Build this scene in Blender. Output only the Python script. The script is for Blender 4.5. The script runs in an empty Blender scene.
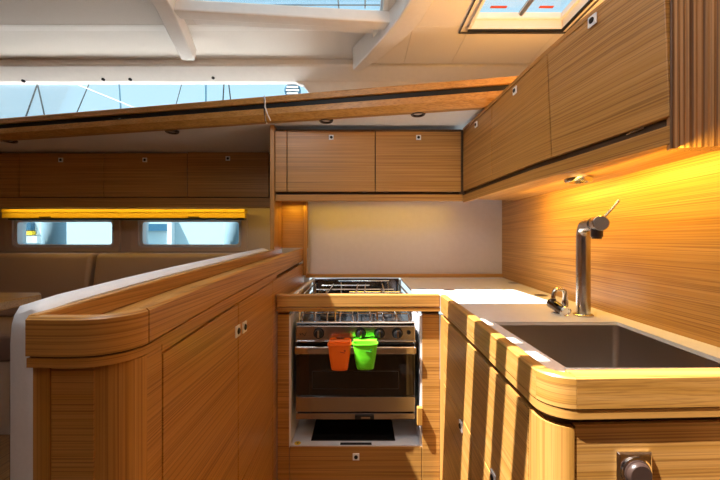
import bpy, bmesh, math
from mathutils import Vector, Matrix
S = bpy.context.scene
COL = S.collection
H = 1.15                     # eye height above the cabin sole; all z below are relative to the eye
F = 345.0                    # focal length in pixels of the 720 px wide frame

# ------------------------------------------------------------------ camera, world, sun, lamps, exposure
cam_d = bpy.data.cameras.new('camera'); cam = bpy.data.objects.new('camera', cam_d); COL.objects.link(cam)
cam.location = (0, 0, H); cam.rotation_euler = (math.pi/2, 0, 0)
cam_d.sensor_width = 36; cam_d.lens = F/720*36; cam_d.clip_start = .02
S.camera = cam
S.view_settings.view_transform = 'Standard'; S.view_settings.look = 'None'
S.view_settings.gamma = 1; S.view_settings.use_curve_mapping = False
S.view_settings.exposure = 0.2

W = bpy.data.worlds.new('sky'); S.world = W; W.use_nodes = True
wn = W.node_tree.nodes; wl = W.node_tree.links; wn.clear()
wo = wn.new('ShaderNodeOutputWorld'); wb = wn.new('ShaderNodeBackground')
wt = wn.new('ShaderNodeTexCoord'); ws = wn.new('ShaderNodeSeparateXYZ'); wr = wn.new('ShaderNodeValToRGB')
wl.new(wt.outputs['Generated'], ws.inputs[0]); wl.new(ws.outputs['Z'], wr.inputs[0])
wr.color_ramp.elements[0].position = 0.0; wr.color_ramp.elements[0].color = (.72, .88, .95, 1)
wr.color_ramp.elements[1].position = 0.8; wr.color_ramp.elements[1].color = (.38, .68, .92, 1)
wl.new(wr.outputs[0], wb.inputs[0]); wb.inputs[1].default_value = 1.05
wl.new(wb.outputs[0], wo.inputs[0])

SUN_DIR = Vector((.48, .16, -1)).normalized()
sd = bpy.data.lights.new('sun', 'SUN'); sd.energy = 23; sd.angle = .007; sd.color = (1, .87, .80)
so = bpy.data.objects.new('sun', sd); COL.objects.link(so)
so.rotation_euler = SUN_DIR.to_track_quat('-Z', 'Y').to_euler(); so.location = (-1, -1, 4)

def area(name, loc, d, sx, sy, e, col, spread=math.pi):
    l = bpy.data.lights.new(name, 'AREA'); l.shape = 'RECTANGLE'; l.size = sx; l.size_y = sy
    l.energy = e; l.color = col; l.spread = spread
    o = bpy.data.objects.new(name, l); COL.objects.link(o)
    o.location = (loc[0], loc[1], loc[2]+H)
    o.rotation_euler = Vector(d).to_track_quat('-Z', 'Y').to_euler()
    return o
# added fill lamp aimed up at the headliner; then daylight through the overhead skylights
area('ceiling_fill_lamp', (.5, -1.0, .1), (0, .6, 1), 1.2, .8, 14, (1, .90, .82), 2.0)
area('skylight_daylight', (-.46, .50, .985), (.45, .15, -1), .42, .62, 9, (.90, .96, 1))
# amber light strips tucked under and above the lockers
AMB = (1, .60, .08)
area('strip_light_right', (.635, 1.05, .178), (1, 0, -.85), .85, .03, 2.7, (1, .63, .07), 2.8)
area('strip_light_top', (.72, 1.04, .60), (-.35, .1, 1), .66, .05, 6.5, (1, .50, .10))
area('strip_light_galley', (.05, 1.93, .19), (0, .35, -1), .95, .02, .6, (1, .62, .05))
area('strip_light_niche', (-.385, 1.87, .18), (0, .3, -1), .08, .02, .07, AMB)
area('strip_light_saloon', (-1.5, 2.43, .245), (0, .45, -1), 2.1, .02, 2.2, (1, .66, .10))

# ------------------------------------------------------------------ materials
def mat(name, col, rough=.5, metal=0, coat=0, spec=.5, bump=None, emit=None, aniso=0):
    m = bpy.data.materials.new(name); m.use_nodes = True
    b = m.node_tree.nodes['Principled BSDF']
    b.inputs['Base Color'].default_value = (*col, 1); b.inputs['Roughness'].default_value = rough
    b.inputs['Metallic'].default_value = metal; b.inputs['Coat Weight'].default_value = coat
    b.inputs['Specular IOR Level'].default_value = spec
    if emit: b.inputs['Emission Color'].default_value = (*emit[0], 1); b.inputs['Emission Strength'].default_value = emit[1]
    if aniso: b.inputs['Anisotropic'].default_value = aniso
    n = m.node_tree.nodes; l = m.node_tree.links
    tc = n.new('ShaderNodeTexCoord'); no = n.new('ShaderNodeTexNoise')
    no.inputs['Scale'].default_value = bump[0] if bump else 35; no.inputs['Detail'].default_value = 3
    l.new(tc.outputs['Object'], no.inputs['Vector'])
    mx = n.new('ShaderNodeMix'); mx.data_type = 'RGBA'; mx.blend_type = 'MULTIPLY'; mx.inputs[0].default_value = .10
    mx.inputs[6].default_value = (*col, 1); l.new(no.outputs['Fac'], mx.inputs[7]); l.new(mx.outputs[2], b.inputs['Base Color'])
    if bump:
        bp = n.new('ShaderNodeBump'); bp.inputs['Strength'].default_value = bump[1]; bp.inputs['Distance'].default_value = .002
        l.new(no.outputs['Fac'], bp.inputs['Height']); l.new(bp.outputs[0], b.inputs['Normal'])
    return m

OAK_L, OAK_M, OAK_D = (.54, .274, .076), (.43, .197, .034), (.20, .074, .011)
def wood(name, scale, light=OAK_L, mid=OAK_M, dark=OAK_D, rough=.42, lines=.72, coat=.12):
    m = bpy.data.materials.new(name); m.use_nodes = True
    n = m.node_tree.nodes; l = m.node_tree.links; b = n['Principled BSDF']
    tc = n.new('ShaderNodeTexCoord')
    def noise(sc, k, det):
        mp = n.new('ShaderNodeMapping'); mp.inputs['Scale'].default_value = tuple(s*k for s in sc)
        l.new(tc.outputs['Object'], mp.inputs[0])
        t = n.new('ShaderNodeTexNoise'); t.inputs['Scale'].default_value = 1; t.inputs['Detail'].default_value = det
        t.inputs['Roughness'].default_value = .6
        l.new(mp.outputs[0], t.inputs['Vector']); return t
    lo_ = tuple(s_ if s_ > 10 else s_*.35 for s_ in scale); n1 = noise(lo_, 1.0, 6); n2 = noise(tuple(s_*4.4 if s_ > 10 else s_*.6 for s_ in scale), 1.0, 2)
    r1 = n.new('ShaderNodeValToRGB'); e = r1.color_ramp.elements
    e[0].position = .33; e[0].color = (*mid, 1); e[1].position = .66; e[1].color = (*light, 1)
    l.new(n1.outputs['Fac'], r1.inputs[0])
    r2 = n.new('ShaderNodeValToRGB'); e = r2.color_ramp.elements
    e[0].position = .36; e[0].color = (1, 1, 1, 1); e[1].position = .52; e[1].color = (0, 0, 0, 1)
    l.new(n2.outputs['Fac'], r2.inputs[0])
    ml = n.new('ShaderNodeMath'); ml.operation = 'MULTIPLY'; ml.inputs[1].default_value = lines
    l.new(r2.outputs[0], ml.inputs[0])
    mx = n.new('ShaderNodeMix'); mx.data_type = 'RGBA'; mx.inputs[7].default_value = (*dark, 1)
    l.new(ml.outputs[0], mx.inputs[0]); l.new(r1.outputs[0], mx.inputs[6]); l.new(mx.outputs[2], b.inputs['Base Color'])
    b.inputs['Roughness'].default_value = rough; b.inputs['Coat Weight'].default_value = coat; b.inputs['Coat Roughness'].default_value = .22
    bp = n.new('ShaderNodeBump'); bp.inputs['Strength'].default_value = .12; bp.inputs['Distance'].default_value = .001
    l.new(n2.outputs['Fac'], bp.inputs['Height']); l.new(bp.outputs[0], b.inputs['Normal'])
    return m
M = {}
M['oak'] = wood('oak_horizontal_grain', (2.2, 2.2, 75))
M['oak_v'] = wood('oak_vertical_grain', (60, 60, 2.0), lines=.55)
M['oak_x'] = wood('oak_grain_along', (2.2, 70, 70), lines=.5)
M['oak_y'] = wood('oak_grain_athwart', (70, 2.2, 70), lines=.5)
M['oak_reed'] = wood('oak_reeded', (50, 50, 1.2), (.50, .27, .11), (.42, .20, .07), (.12, .05, .015), lines=1.0, rough=.5)
M['oak_dark'] = wood('oak_shadow_gap', (2, 2, 60), (.10, .05, .02), (.07, .035, .014), (.03, .015, .008), rough=.6, coat=0)
M['gel'] = mat('white_gelcoat', (.82, .76, .71), .35)
M['liner'] = mat('headliner_vinyl', (.80, .73, .66), .55, bump=(220, .08))
M['laminate'] = mat('cream_laminate', (.68, .61, .62), .42)
M['solid'] = mat('white_solid_surface', (.87, .84, .81), .22)
M['whitemetal'] = mat('white_enamel', (.80, .78, .80), .35)
M['chrome'] = mat('polished_chrome', (.80, .80, .80), .10, 1)
M['steel'] = mat('brushed_steel', (.58, .57, .56), .22, 1)
M['darksteel'] = mat('dark_polished_steel', (.16, .15, .16), .12, 1)
M['deckwhite'] = mat('white_deck_lining', (.92, .88, .84), .4)
M['lock'] = mat('satin_lock_plate', (.85, .85, .86), .3)
M['sink'] = mat('sink_steel', (.55, .51, .49), .32, 1, bump=(400, .05))
M['black'] = mat('black_plastic', (.012, .011, .011), .5, spec=.3)
M['blackglass'] = mat('black_oven_glass', (.010, .008, .007), .05, coat=.5)
M['enamel'] = mat('black_enamel', (.02, .02, .022), .18)
M['iron'] = mat('cast_grate', (.10, .10, .11), .3, .8)
M['orange'] = mat('orange_silicone', (.97, .17, .01), .45)
M['green'] = mat('green_silicone', (.16, .86, .02), .45)
M['dkorange'] = mat('dark_orange', (.55, .06, .004), .5)
M['dkgreen'] = mat('dark_green', (.02, .22, .01), .5)
M['taupe'] = mat('taupe_leather', (.36, .24, .195), .5, bump=(180, .15))
M['hull'] = mat('taupe_hull_lining', (.62, .48, .40), .5, bump=(140, .08))
M['whitelea'] = mat('white_leather', (.74, .73, .74), .45, bump=(160, .12))
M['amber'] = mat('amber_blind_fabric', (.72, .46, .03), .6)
M['sole'] = wood('cabin_sole', (40, 2, 40), (.35, .18, .07), (.28, .14, .05), (.05, .025, .01), lines=.6)
M['brown'] = mat('brown_plastic', (.05, .028, .022), .3)
M['yellow'] = mat('yellow_sticker', (.85, .55, .02), .5)
M['boat'] = mat('pale_boat_hull', (.62, .76, .80), .3)
M['boatblue'] = mat('dark_boat_glass', (.05, .16, .26), .2)
M['fender'] = mat('grey_fender_vinyl', (.22, .33, .40), .5)
M['mastm'] = mat('mast_alloy', (.20, .35, .45), .5)
M['stay'] = mat('rigging_wire', (.03, .04, .05), .5)
M['boatwhite'] = mat('bright_white_gelcoat', (.9, .92, .92), .3)
M['led'] = mat('lamp_lens', (.9, .8, .6), .3, emit=((1, .72, .3), 2.2))
M['lens'] = mat('frosted_lens', (.55, .48, .40), .3)
def glass(name, tint, gl):
    m = bpy.data.materials.new(name); m.use_nodes = True; n = m.node_tree.nodes; l = m.node_tree.links
    n.remove(n['Principled BSDF']); out = n['Material Output']
    t = n.new('ShaderNodeBsdfTransparent'); t.inputs[0].default_value = (*tint, 1)
    g = n.new('ShaderNodeBsdfGlossy'); g.inputs['Roughness'].default_value = .02
    fr = n.new('ShaderNodeFresnel'); fr.inputs[0].default_value = 1.45
    mm = n.new('ShaderNodeMath'); mm.operation = 'MULTIPLY'; mm.inputs[1].default_value = gl; l.new(fr.outputs[0], mm.inputs[0])
    mx = n.new('ShaderNodeMixShader'); l.new(mm.outputs[0], mx.inputs[0]); l.new(t.outputs[0], mx.inputs[1]); l.new(g.outputs[0], mx.inputs[2])
    l.new(mx.outputs[0], out.inputs[0]); return m
M['glass'] = glass('clear_acrylic', (.92, .98, 1), .3)
M['glasst'] = glass('tinted_acrylic', (.86, .97, 1), .3)

# ------------------------------------------------------------------ helpers
def at(u, v, Y): return Vector(((u-360)*Y/F, Y, (240-v)*Y/F))
def wpos(o):
    p = Vector((0, 0, 0))
    while o: p += o.location; o = o.parent
    return p
class MB:
    def __init__(s): s.v = []; s.f = []
    def add(s, pts, faces):
        k = len(s.v); s.v += [Vector(p) for p in pts]; s.f += [tuple(i+k for i in f) for f in faces]; return s
    def hexa(s, p):          # bottom ring 0-3 then top ring 4-7
        return s.add(p, [(3,2,1,0),(4,5,6,7),(0,1,5,4),(1,2,6,5),(2,3,7,6),(3,0,4,7)])
    def box(s, x0, x1, y0, y1, z0, z1):
        return s.hexa([(x0,y0,z0),(x1,y0,z0),(x1,y1,z0),(x0,y1,z0),(x0,y0,z1),(x1,y0,z1),(x1,y1,z1),(x0,y1,z1)])
    def loft(s, rings, cap=True, closed=True):
        n = len(rings[0]); k = len(s.v); fs = []
        for r in range(len(rings)-1):
            for i in range(n if closed else n-1):
                j = (i+1) % n; fs.append((r*n+i, r*n+j, (r+1)*n+j, (r+1)*n+i))
        if cap: fs.append(tuple(range(n-1, -1, -1))); fs.append(tuple((len(rings)-1)*n+i for i in range(n)))
        return s.add([p for r in rings for p in r], fs)
    def prism(s, poly, z0, z1): return s.loft([[(x,y,z0) for x,y in poly], [(x,y,z1) for x,y in poly]])
    def prism_y(s, poly, y0, y1): return s.loft([[(x,y0,z) for x,z in poly], [(x,y1,z) for x,z in poly]])
    def prism_x(s, poly, x0, x1): return s.loft([[(x0,y,z) for y,z in poly], [(x1,y,z) for y,z in poly]])
    def sweep(s, path, sec, zf=lambda p: 0):
        # path: plan points; sec: closed section as (inward offset, z); zf adds a height per plan point
        N = []
        for i, p in enumerate(path):
            a = Vector(path[max(i-1,0)]); b = Vector(path[min(i+1,len(path)-1)]); d = (b-a).normalized(); N.append(Vector((-d.y, d.x)))
        return s.loft([[(p[0]+n.x*o, p[1]+n.y*o, z+zf(p)) for o, z in sec] for p, n in zip(path, N)])
    def tube(s, path, r, seg=10):
        path = [Vector(p) for p in path]; rings = []
        rr = r if isinstance(r, (list, tuple)) else [r]*len(path)
        up = None
        for i, p in enumerate(path):
            d = (path[min(i+1,len(path)-1)]-path[max(i-1,0)]).normalized()
            if up is None: up = Vector((0,0,1)) if abs(d.z) < .9 else Vector((0,1,0))
            a = d.cross(up).normalized(); b = a.cross(d).normalized(); up = b
            rings.append([p+(a*math.cos(t)+b*math.sin(t))*rr[i] for t in [2*math.pi*j/seg for j in range(seg)]])
        return s.loft(rings)
    def lathe(s, base, axis, prof, seg=20):     # prof: (radius, distance along axis)
        axis = Vector(axis).normalized(); up = Vector((0,0,1)) if abs(axis.z) < .9 else Vector((0,1,0))
        a = axis.cross(up).normalized(); b = a.cross(axis).normalized(); base = Vector(base)
        return s.loft([[base+axis*h+(a*math.cos(t)+b*math.sin(t))*max(r,1e-4) for t in [2*math.pi*j/seg for j in range(seg)]] for r, h in prof])
    def build(s, name, m, parent=None, bevel=0, smooth=False, label=None, seg=2):
        pts = [p+Vector((0,0,H)) for p in s.v]
        if parent: org = wpos(parent)
        else:
            lo = [min(p[i] for p in pts) for i in range(3)]; hi = [max(p[i] for p in pts) for i in range(3)]
            org = Vector(((lo[0]+hi[0])/2, (lo[1]+hi[1])/2, lo[2]))
        me = bpy.data.meshes.new(name); me.from_pydata([p-org for p in pts], [], s.f)
        bm = bmesh.new(); bm.from_mesh(me); bmesh.ops.recalc_face_normals(bm, faces=bm.faces); bm.to_mesh(me); bm.free()
        me.materials.append(M[m] if isinstance(m, str) else m)
        if smooth:
            me.shade_smooth()
            try: me.set_sharp_from_angle(angle=math.radians(40))
            except Exception: pass
        o = bpy.data.objects.new(name, me); COL.objects.link(o)
        if parent: o.parent = parent
        else: o.location = org
        if bevel:
            b = o.modifiers.new('bevel', 'BEVEL'); b.width = bevel; b.segments = seg; b.limit_method = 'ANGLE'; b.angle_limit = math.radians(40)
        if label: o['label'] = label
        return o
def tag(o, label, cat, group=None):
    o['label'] = label; o['category'] = cat
    if group: o['group'] = group
    return o
def thing(name, loc, label, cat, group=None):
    o = bpy.data.objects.new(name, None); COL.objects.link(o); o.location = (loc[0], loc[1], loc[2]+H); o.empty_display_size = .05
    return tag(o, label, cat, group)
def struct(o, label=None):
    o['kind'] = 'structure'
    if label: o['label'] = label
    return o
def slab(mb, x0, x1, y0, y1, z0, z1, holes):
    xs = sorted({x0, x1, *[h[0] for h in holes], *[h[1] for h in holes]}); ys = sorted({y0, y1, *[h[2] for h in holes], *[h[3] for h in holes]})
    xs = [x for x in xs if x0 <= x <= x1]; ys = [y for y in ys if y0 <= y <= y1]
    for i in range(len(xs)-1):
        for j in range(len(ys)-1):
            cx, cy = (xs[i]+xs[i+1])/2, (ys[j]+ys[j+1])/2
            if any(h[0] < cx < h[1] and h[2] < cy < h[3] for h in holes): continue
            mb.box(xs[i], xs[i+1], ys[j], ys[j+1], z0, z1)
    return mb
def interp(tab, y):
    if y <= tab[0][0]: return tab[0][1]
    for (a, p), (b, q) in zip(tab, tab[1:]):
        if y <= b: return p+(q-p)*(y-a)/(b-a)
    return tab[-1][1]
def arc(c, r, a0, a1, n): return [(c[0]+r*math.cos(math.radians(a0+(a1-a0)*i/n)), c[1]+r*math.sin(math.radians(a0+(a1-a0)*i/n))) for i in range(n+1)]
def rrect(x0, x1, z0, z1, r, n=4):
    return arc((x1-r, z1-r), r, 0, 90, n)+arc((x0+r, z1-r), r, 90, 180, n)+arc((x0+r, z0+r), r, 180, 270, n)+arc((x1-r, z0+r), r, 270, 360, n)
def ring_y(mb, outer, inner, y0, y1):      # frame between two outlines of the same point count, in the x-z plane
    n = len(outer)
    R = [[(x,y0,z) for x,z in outer], [(x,y0,z) for x,z in inner], [(x,y1,z) for x,z in inner], [(x,y1,z) for x,z in outer]]
    fs = []
    for k in range(4):
        for i in range(n):
            j = (i+1) % n; fs.append((k*n+i, k*n+j, ((k+1)%4)*n+j, ((k+1)%4)*n+i))
    return mb.add([p for r in R for p in r], fs)
# ------------------------------------------------------------------ setting
struct(MB().box(-3.4, 1.3, -1.75, 2.85, -1.25, -1.15).build('floor', 'sole'))
HA = (-.74, .10, .99, 1.60)      # the skylight in view
HB = (-.74, -.24, .42, .78)      # overhead, out of the frame
HC = (-.74, .12, .13, .39)
HR = (.50, .92, 1.08, 1.57)      # right-hand hatch
ceil = MB()
slab(ceil, -3.4, .24, -1.75, 1.60, 1.0, 1.03, [HA, HB, HC])
slab(ceil, .24, 1.3, -1.75, 1.90, .97, 1.03, [HR])
# headliner slopes up outboard of the flat panel
ceil.prism_x([(1.60,1.0),(1.63,1.004),(1.66,1.022),(1.70,1.030),(2.03,1.052),(2.03,1.09),(1.60,1.06)], -3.4, .24)
ceil.box(.06, .24, 1.601, 1.90, .97, .9995)
ceil.prism_x([(1.90,.97),(1.906,.976),(1.91,1.0),(2.03,1.03),(2.03,1.09),(1.90,1.06)], .06, 1.3)
struct(ceil.build('ceiling', 'liner', bevel=.004))
# cabin side with the long window
WT = .965
side = MB()
side.prism_x([(2.10,WT),(2.00,1.006),(1.995,1.016),(2.02,1.10),(2.16,1.10),(2.14,WT)], -3.4, 1.3)
side.prism_x([(2.10,.66),(2.10,.70),(2.14,.70),(2.14,.66)], -3.4, -.26)
rx = [(-.26,.66),(1.3,.66),(1.3,WT),(-.40,WT)] + [(-.345,.945),(-.31,.90),(-.295,.86),(-.29,.80),(-.285,.70)]
side.prism_y(rx, 2.10, 2.14)
w = struct(side.build('wall_back', 'gel', smooth=False))
win1 = struct(MB().prism_y([(-3.4,.69),(-.28,.69),(-.28,.86),(-.31,.92),(-.38,.97),(-3.4,.97)], 2.142, 2.152).build('window_1', 'glass'))
for u, v in [(23,80.5),(103,79),(130,79),(213,77.5),(298,75.5)]:
    y = 2.07
    for _ in range(20): y = 2.10-((240-v)*y/F-.965)*2.44
    p = at(u, v, y); MB().lathe((p.x, p.y+.003, p.z+.001), (0,-1,-2.44), [(.009,0),(.009,.006),(.005,.009),(.0,.009)], 12).build('screw', 'black', w, smooth=True)

# deck plate over the lockers, and the oak beam along its inner edge
def beam_y(x): # inboard line in plan: from u=0 to u=520 a straight line
    return 2.018 + (x+2.106)*(1.52-2.018)/(.529+2.106)
dk = MB(); xa, xb = -3.4, 1.25
dk.prism([(xa,beam_y(xa)+.03),(xb,beam_y(xb)+.03),(xb,2.85),(xa,2.85)], .602, .655)
struct(dk.build('trim_1', 'deckwhite'), 'white underside of the side deck above the lockers')
def beam(x0, x1, name, label):
    def sec(x, pts): y = beam_y(x); return [(x, y+o, z) for o, z in pts]
    m = MB(); m.loft([sec(x, [(.0,.622),(.0,.652),(.05,.652),(.05,.592),(.022,.592)]) for x in (x0, x1)])
    m.loft([sec(x, [(.0,.680),(.0,.708),(.008,.714),(.06,.714),(.06,.680)]) for x in (x0, x1)])
    o = struct(m.build(name, 'oak_x', bevel=.002), label)
    MB().loft([sec(x, [(.014,.652),(.014,.680),(.05,.680),(.05,.652)]) for x in (x0, x1)]).build('dark_channel', 'black', o)
    return o
xj = at(265,110,1.72).x
b1 = beam(-3.4, xj-.004, 'trim_2', 'oak grab beam with dark channel, left of the joint')
b2 = beam(xj+.004, .92, 'trim_3', 'oak grab beam with dark channel, right of the joint')
yj = beam_y(xj)
MB().tube([(xj,yj-.003,.714),(xj+.006,yj-.006,.69),(xj+.004,yj-.006,.66),(xj+.014,yj-.004,.63),(xj+.028,yj+.010,.594)], .0032, 8).build('joint_cable', 'whitemetal', b2, smooth=True)

# hull wall of the saloon with two windows
hx = []
wa = (at(17,0,2.7).x, at(114,0,2.7).x); wb_ = (at(142,0,2.7).x, at(240.5,0,2.7).x); wz = (-.045, .152)
hw = MB(); 
xs = [-3.4, wa[0], wa[1], wb_[0], wb_[1], -.40]
for i in range(5):
    if i in (1, 3):
        hw.box(xs[i], xs[i+1], 2.70, 2.76, -1.15, wz[0]); hw.box(xs[i], xs[i+1], 2.70, 2.76, wz[1], .602)
    else: hw.box(xs[i], xs[i+1], 2.70, 2.76, -1.15, .602)
struct(hw.build('wall_left', 'hull'), 'taupe hull lining with two long low windows')
for k, (a, b) in enumerate((wa, wb_)):
    m = MB(); ring_y(m, rrect(a-.012, b+.012, wz[0]-.012, wz[1]+.012, .03), rrect(a+.010, b-.010, wz[0]+.010, wz[1]-.010, .022), 2.692, 2.765)
    wd = struct(m.build('window_%d' % (k+2), 'whitemetal', smooth=True))
    MB().prism_y(rrect(a+.008, b-.008, wz[0]+.008, wz[1]-.008, .02), 2.735, 2.743).build('pane', 'glasst', wd)
    # raised surround panel
    m = MB(); ring_y(m, rrect(a-.075, b+.06, wz[0]-.045, .215, .015), rrect(a-.013, b+.013, wz[0]-.013, wz[1]+.013, .03), 2.676, 2.699)
    m.build('surround', 'hull', wd, bevel=.004)

# right-hand hull side behind the sink: bowed oak panel
WR = [(.40,.738),(.7124,.7434),(.957,.7547),(1.3,.776),(1.7,.808),(2.07,.846)]
ys = [.30+.07*i for i in range(26)]
m = MB(); m.loft([[(interp(WR,y),y,-1.15),(interp(WR,y),y,.97 if y < .68 else .30),(interp(WR,y)+.03,y,.97 if y < .68 else .30),(interp(WR,y)+.03,y,-1.15)] for y in ys])
m.loft([[(.738,y,-1.15),(.738,y,.97),(.77,y,.97),(.77,y,-1.15)] for y in (-1.75,-.5,.299)])
struct(m.build('wall_right', 'oak', smooth=True), 'bowed oak panel behind the sink')
struct(MB().box(1.27, 1.3, -1.75, 2.1, -1.15, .97).build('wall_starboard', 'gel'))
struct(MB().box(-3.4, 1.3, -1.78, -1.75, -1.15, 1.03).build('wall_front', 'taupe'))
struct(MB().box(-3.43, -3.4, -1.75, 2.85, -1.15, 1.1).build('wall_far_left', 'oak'))

# skylights: coaming, frame, pane
def tilt(x): return (x+.78)*.088             # the skylight runs slightly askew
cz = MB()
def bar(mb, x0, x1, y0, y1, z0, z1):
    mb.hexa([(x0,y0+tilt(x0),z0),(x1,y0+tilt(x1),z0),(x1,y1+tilt(x1),z0),(x0,y1+tilt(x0),z0),(x0,y0+tilt(x0),z1),(x1,y0+tilt(x1),z1),(x1,y1+tilt(x1),z1),(x0,y1+tilt(x0),z1)])
bar(cz, -.775, .185, 1.425, 1.485, .95, 1.0)
bar(cz, -.745, .10, 1.485, 1.56, .975, 1.0)
sk = struct(cz.build('trim_4', 'gel', bevel=.006), 'white coaming ledge along the skylight')
def skylight(name, h, z=1.0, bars=(), fw=.03):
    x0, x1, y0, y1 = h; m = MB()
    slab(m, x0-.02, x1+.02, y0-.02, y1+.02, z+.032, z+.062, [(x0+fw-.02, x1-fw+.02, y0+fw-.02, y1-fw+.02)])
    o = struct(m.build(name, 'whitemetal', bevel=.004))
    MB().box(x0, x1, y0, y1, z+.063, z+.071).build('pane', 'glass', o)
    for (a, b) in bars: MB().box(x0-.02, x1+.02, a, b, z+.034, z+.061).build('glazing_bar', 'whitemetal', o)
    return o
s1 = skylight('window_4', HA)
m = MB(); m.box(-.74, .10, 1.555, 1.562, 1.060, 1.0625); m.box(-.10, -.094, 1.05, 1.58, 1.060, 1.0625); m.box(.02, .026, 1.05, 1.58, 1.060, 1.0625); m.build('pane_seam', 'steel', s1)
skylight('window_5', HB, bars=((.487,.540),(.583,.698)))
skylight('window_6', HC)
s4 = skylight('window_7', HR, .97)
m = MB(); slab(m, .46, .96, 1.04, 1.61, .962, .9698, [(.464,.956,1.044,1.606)]); m.build('frame_seam', 'darksteel', s4)
m = MB(); slab(m, .488, .932, 1.068, 1.582, .958, .972, [(.503,.917,1.083,1.565)]); m.build('inner_frame', 'gel', s4, bevel=.003)
m = MB(); m.box(.492, .928, 1.566, 1.580, .952, .9575); m.box(.914, .928, 1.09, 1.566, .952, .9575); m.build('gasket', 'black', s4)
MB().tube([(.70,1.50,.985),(.705,1.44,.99),(.715,1.36,1.0)], .012, 10).build('hatch_stay', 'steel', s4, smooth=True)
m = MB(); m.box(.56, .63, 1.475, 1.487, .999, 1.0015); m.box(.77, .83, 1.475, 1.487, .999, 1.0015); m.build('red_lettering', 'dkorange', s4)

# deck ribs under the headliner
m = MB(); m.loft([[(x-.035,y,.945),(x+.035,y,.945),(x+.045,y,1.005),(x-.045,y,1.005)] for x, y in ((-.78,1.2),(-.80,1.4),(-.905,1.82))])
struct(m.build('trim_5', 'gel', bevel=.005), 'straight white deck rib left of the skylight')
pl = [((424,-30),.055),((422,0),.058),((410,20),.062),((394,38),.060),((374,57),.048),((356,71),.026)]
rg = []
zb = .925
for i, ((u,v),wd) in enumerate(pl):
    Y = zb*F/(240-v); x = (u-360)*Y/F
    a = pl[max(i-1,0)][0]; b = pl[min(i+1,len(pl)-1)][0]
    pa = Vector(((a[0]-360)*zb/(240-a[1]), zb*F/(240-a[1]))); pb = Vector(((b[0]-360)*zb/(240-b[1]), zb*F/(240-b[1])))
    d = (pb-pa).normalized(); n = Vector((-d.y, d.x))
    rg.append([(x+n.x*wd*.8,Y+n.y*wd*.8,zb),(x-n.x*wd*.8,Y-n.y*wd*.8,zb),(x-n.x*wd*1.1,Y-n.y*wd*1.1,1.06),(x+n.x*wd,Y+n.y*wd,1.06)])
struct(MB().loft(rg).build('trim_6', 'gel', bevel=.005, smooth=True), 'curved white deck rib right of the skylight')

# ------------------------------------------------------------------ left seat-back unit with the tray top
ZT = [(.47,-.105),(.53,-.105),(.80,-.089),(1.1,-.078),(1.97,-.047)]
zt = lambda p: interp(ZT, p[1])
XR = -.325
unit = thing('seat_back_unit', (-.39, 1.2, -1.15), 'oak locker unit at left with rounded end and shallow tray along its top', 'cabinet')
path = [(-.456,.47),(-.42,.468),(-.39,.468)] + arc((-.387,.530), .062, -90, 0, 8)[1:] + [(XR,y) for y in (.6,.7,.8,.95,1.1,1.3,1.5,1.7,2.02)]
near, far = path[:11], path[10:]
r = MB().sweep(near, [(0,-.004),(.004,0),(.016,0),(.018,-.0535),(0,-.0535)], zt); r.build('end_rail', 'oak', unit, smooth=True)
far2 = [(far[0][0], far[0][1]+.003)]+far[1:]
MB().sweep(far2, [(0,-.004),(.004,0),(.016,0),(.018,-.0535),(0,-.0535)], zt).build('front_rail', 'oak', unit, smooth=True)
inn = [(p[0], p[1]) for p in path]
MB().sweep(path, [(.0015,-.0565),(.02,-.0565),(.02,-.0695),(.0015,-.0695)], zt).build('edge_moulding', 'oak', unit, smooth=True)
MB().sweep(path, [(.006,-.0535),(.02,-.0535),(.02,-.0565),(.006,-.0565)], zt).build('shadow_line', 'oak_dark', unit)
m = MB(); m.loft([[(-.458,y,zt((0,y))-.030),(XR-.017,y,zt((0,y))-.030),(XR-.017,y,zt((0,y))-.05),(-.458,y,zt((0,y))-.05)] for y in (.49,.8,1.1,1.5,1.97)])
m.build('tray', 'oak_y', unit)
m = MB(); m.loft([[(-.459,y,zt((0,y))+.002),(-.446,y,zt((0,y))+.002),(-.446,y,zt((0,y))-.030),(-.459,y,zt((0,y))-.030)] for y in (.475,.8,1.1,1.5,1.97)])
m.build('back_rail', 'oak_y', unit, bevel=.003)
# rounded end, in three upright staves
e1 = [(-.456,.482),(-.41-.0,.480)]
endp = [(-.456,.484),(-.437,.482)]
MB().sweep([(-.456,.481),(-.4325,.480)], [(0,-.176),(.02,-.176),(.02,-1.15),(0,-1.15)]).build('end_stave', 'oak_v', unit)
MB().sweep([(-.4315,.4825),(-.373,.4825)], [(0,-.176),(.02,-.176),(.02,-1.15),(0,-1.15)]).build('end_panel', 'oak', unit)
MB().sweep(arc((-.374,.531), .0465, -90, 0, 8), [(0,-.176),(.02,-.176),(.02,-1.15),(0,-1.15)]).build('corner_stave', 'oak_v', unit, smooth=True)
m = MB(); m.loft([[(-.458,y,zt((0,y))-.05),(XR-.024,y,zt((0,y))-.05),(XR-.024,y,-1.15),(-.458,y,-1.15)] for y in (.51,.8,1.1,1.5,1.97)])
m.build('carcass', 'oak_dark', unit)
def lpanel(y0, y1, z1=None, name='door', dz=.074, z0=-.668):
    m = MB(); a, b = XR-.022, XR-.004
    t0, t1 = (zt((0,y0))-dz, zt((0,y1))-dz) if z1 is None else (z1, z1)
    m.hexa([(a,y0,z0),(b,y0,z0),(b,y1,z0),(a,y1,z0),(a,y0,t0),(b,y0,t0),(b,y1,t1),(a,y1,t1)])
    return m.build(name, 'oak', unit, bevel=.0012)
lpanel(.531, .5735, name='stile', dz=.0705, z0=-1.15)
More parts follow.
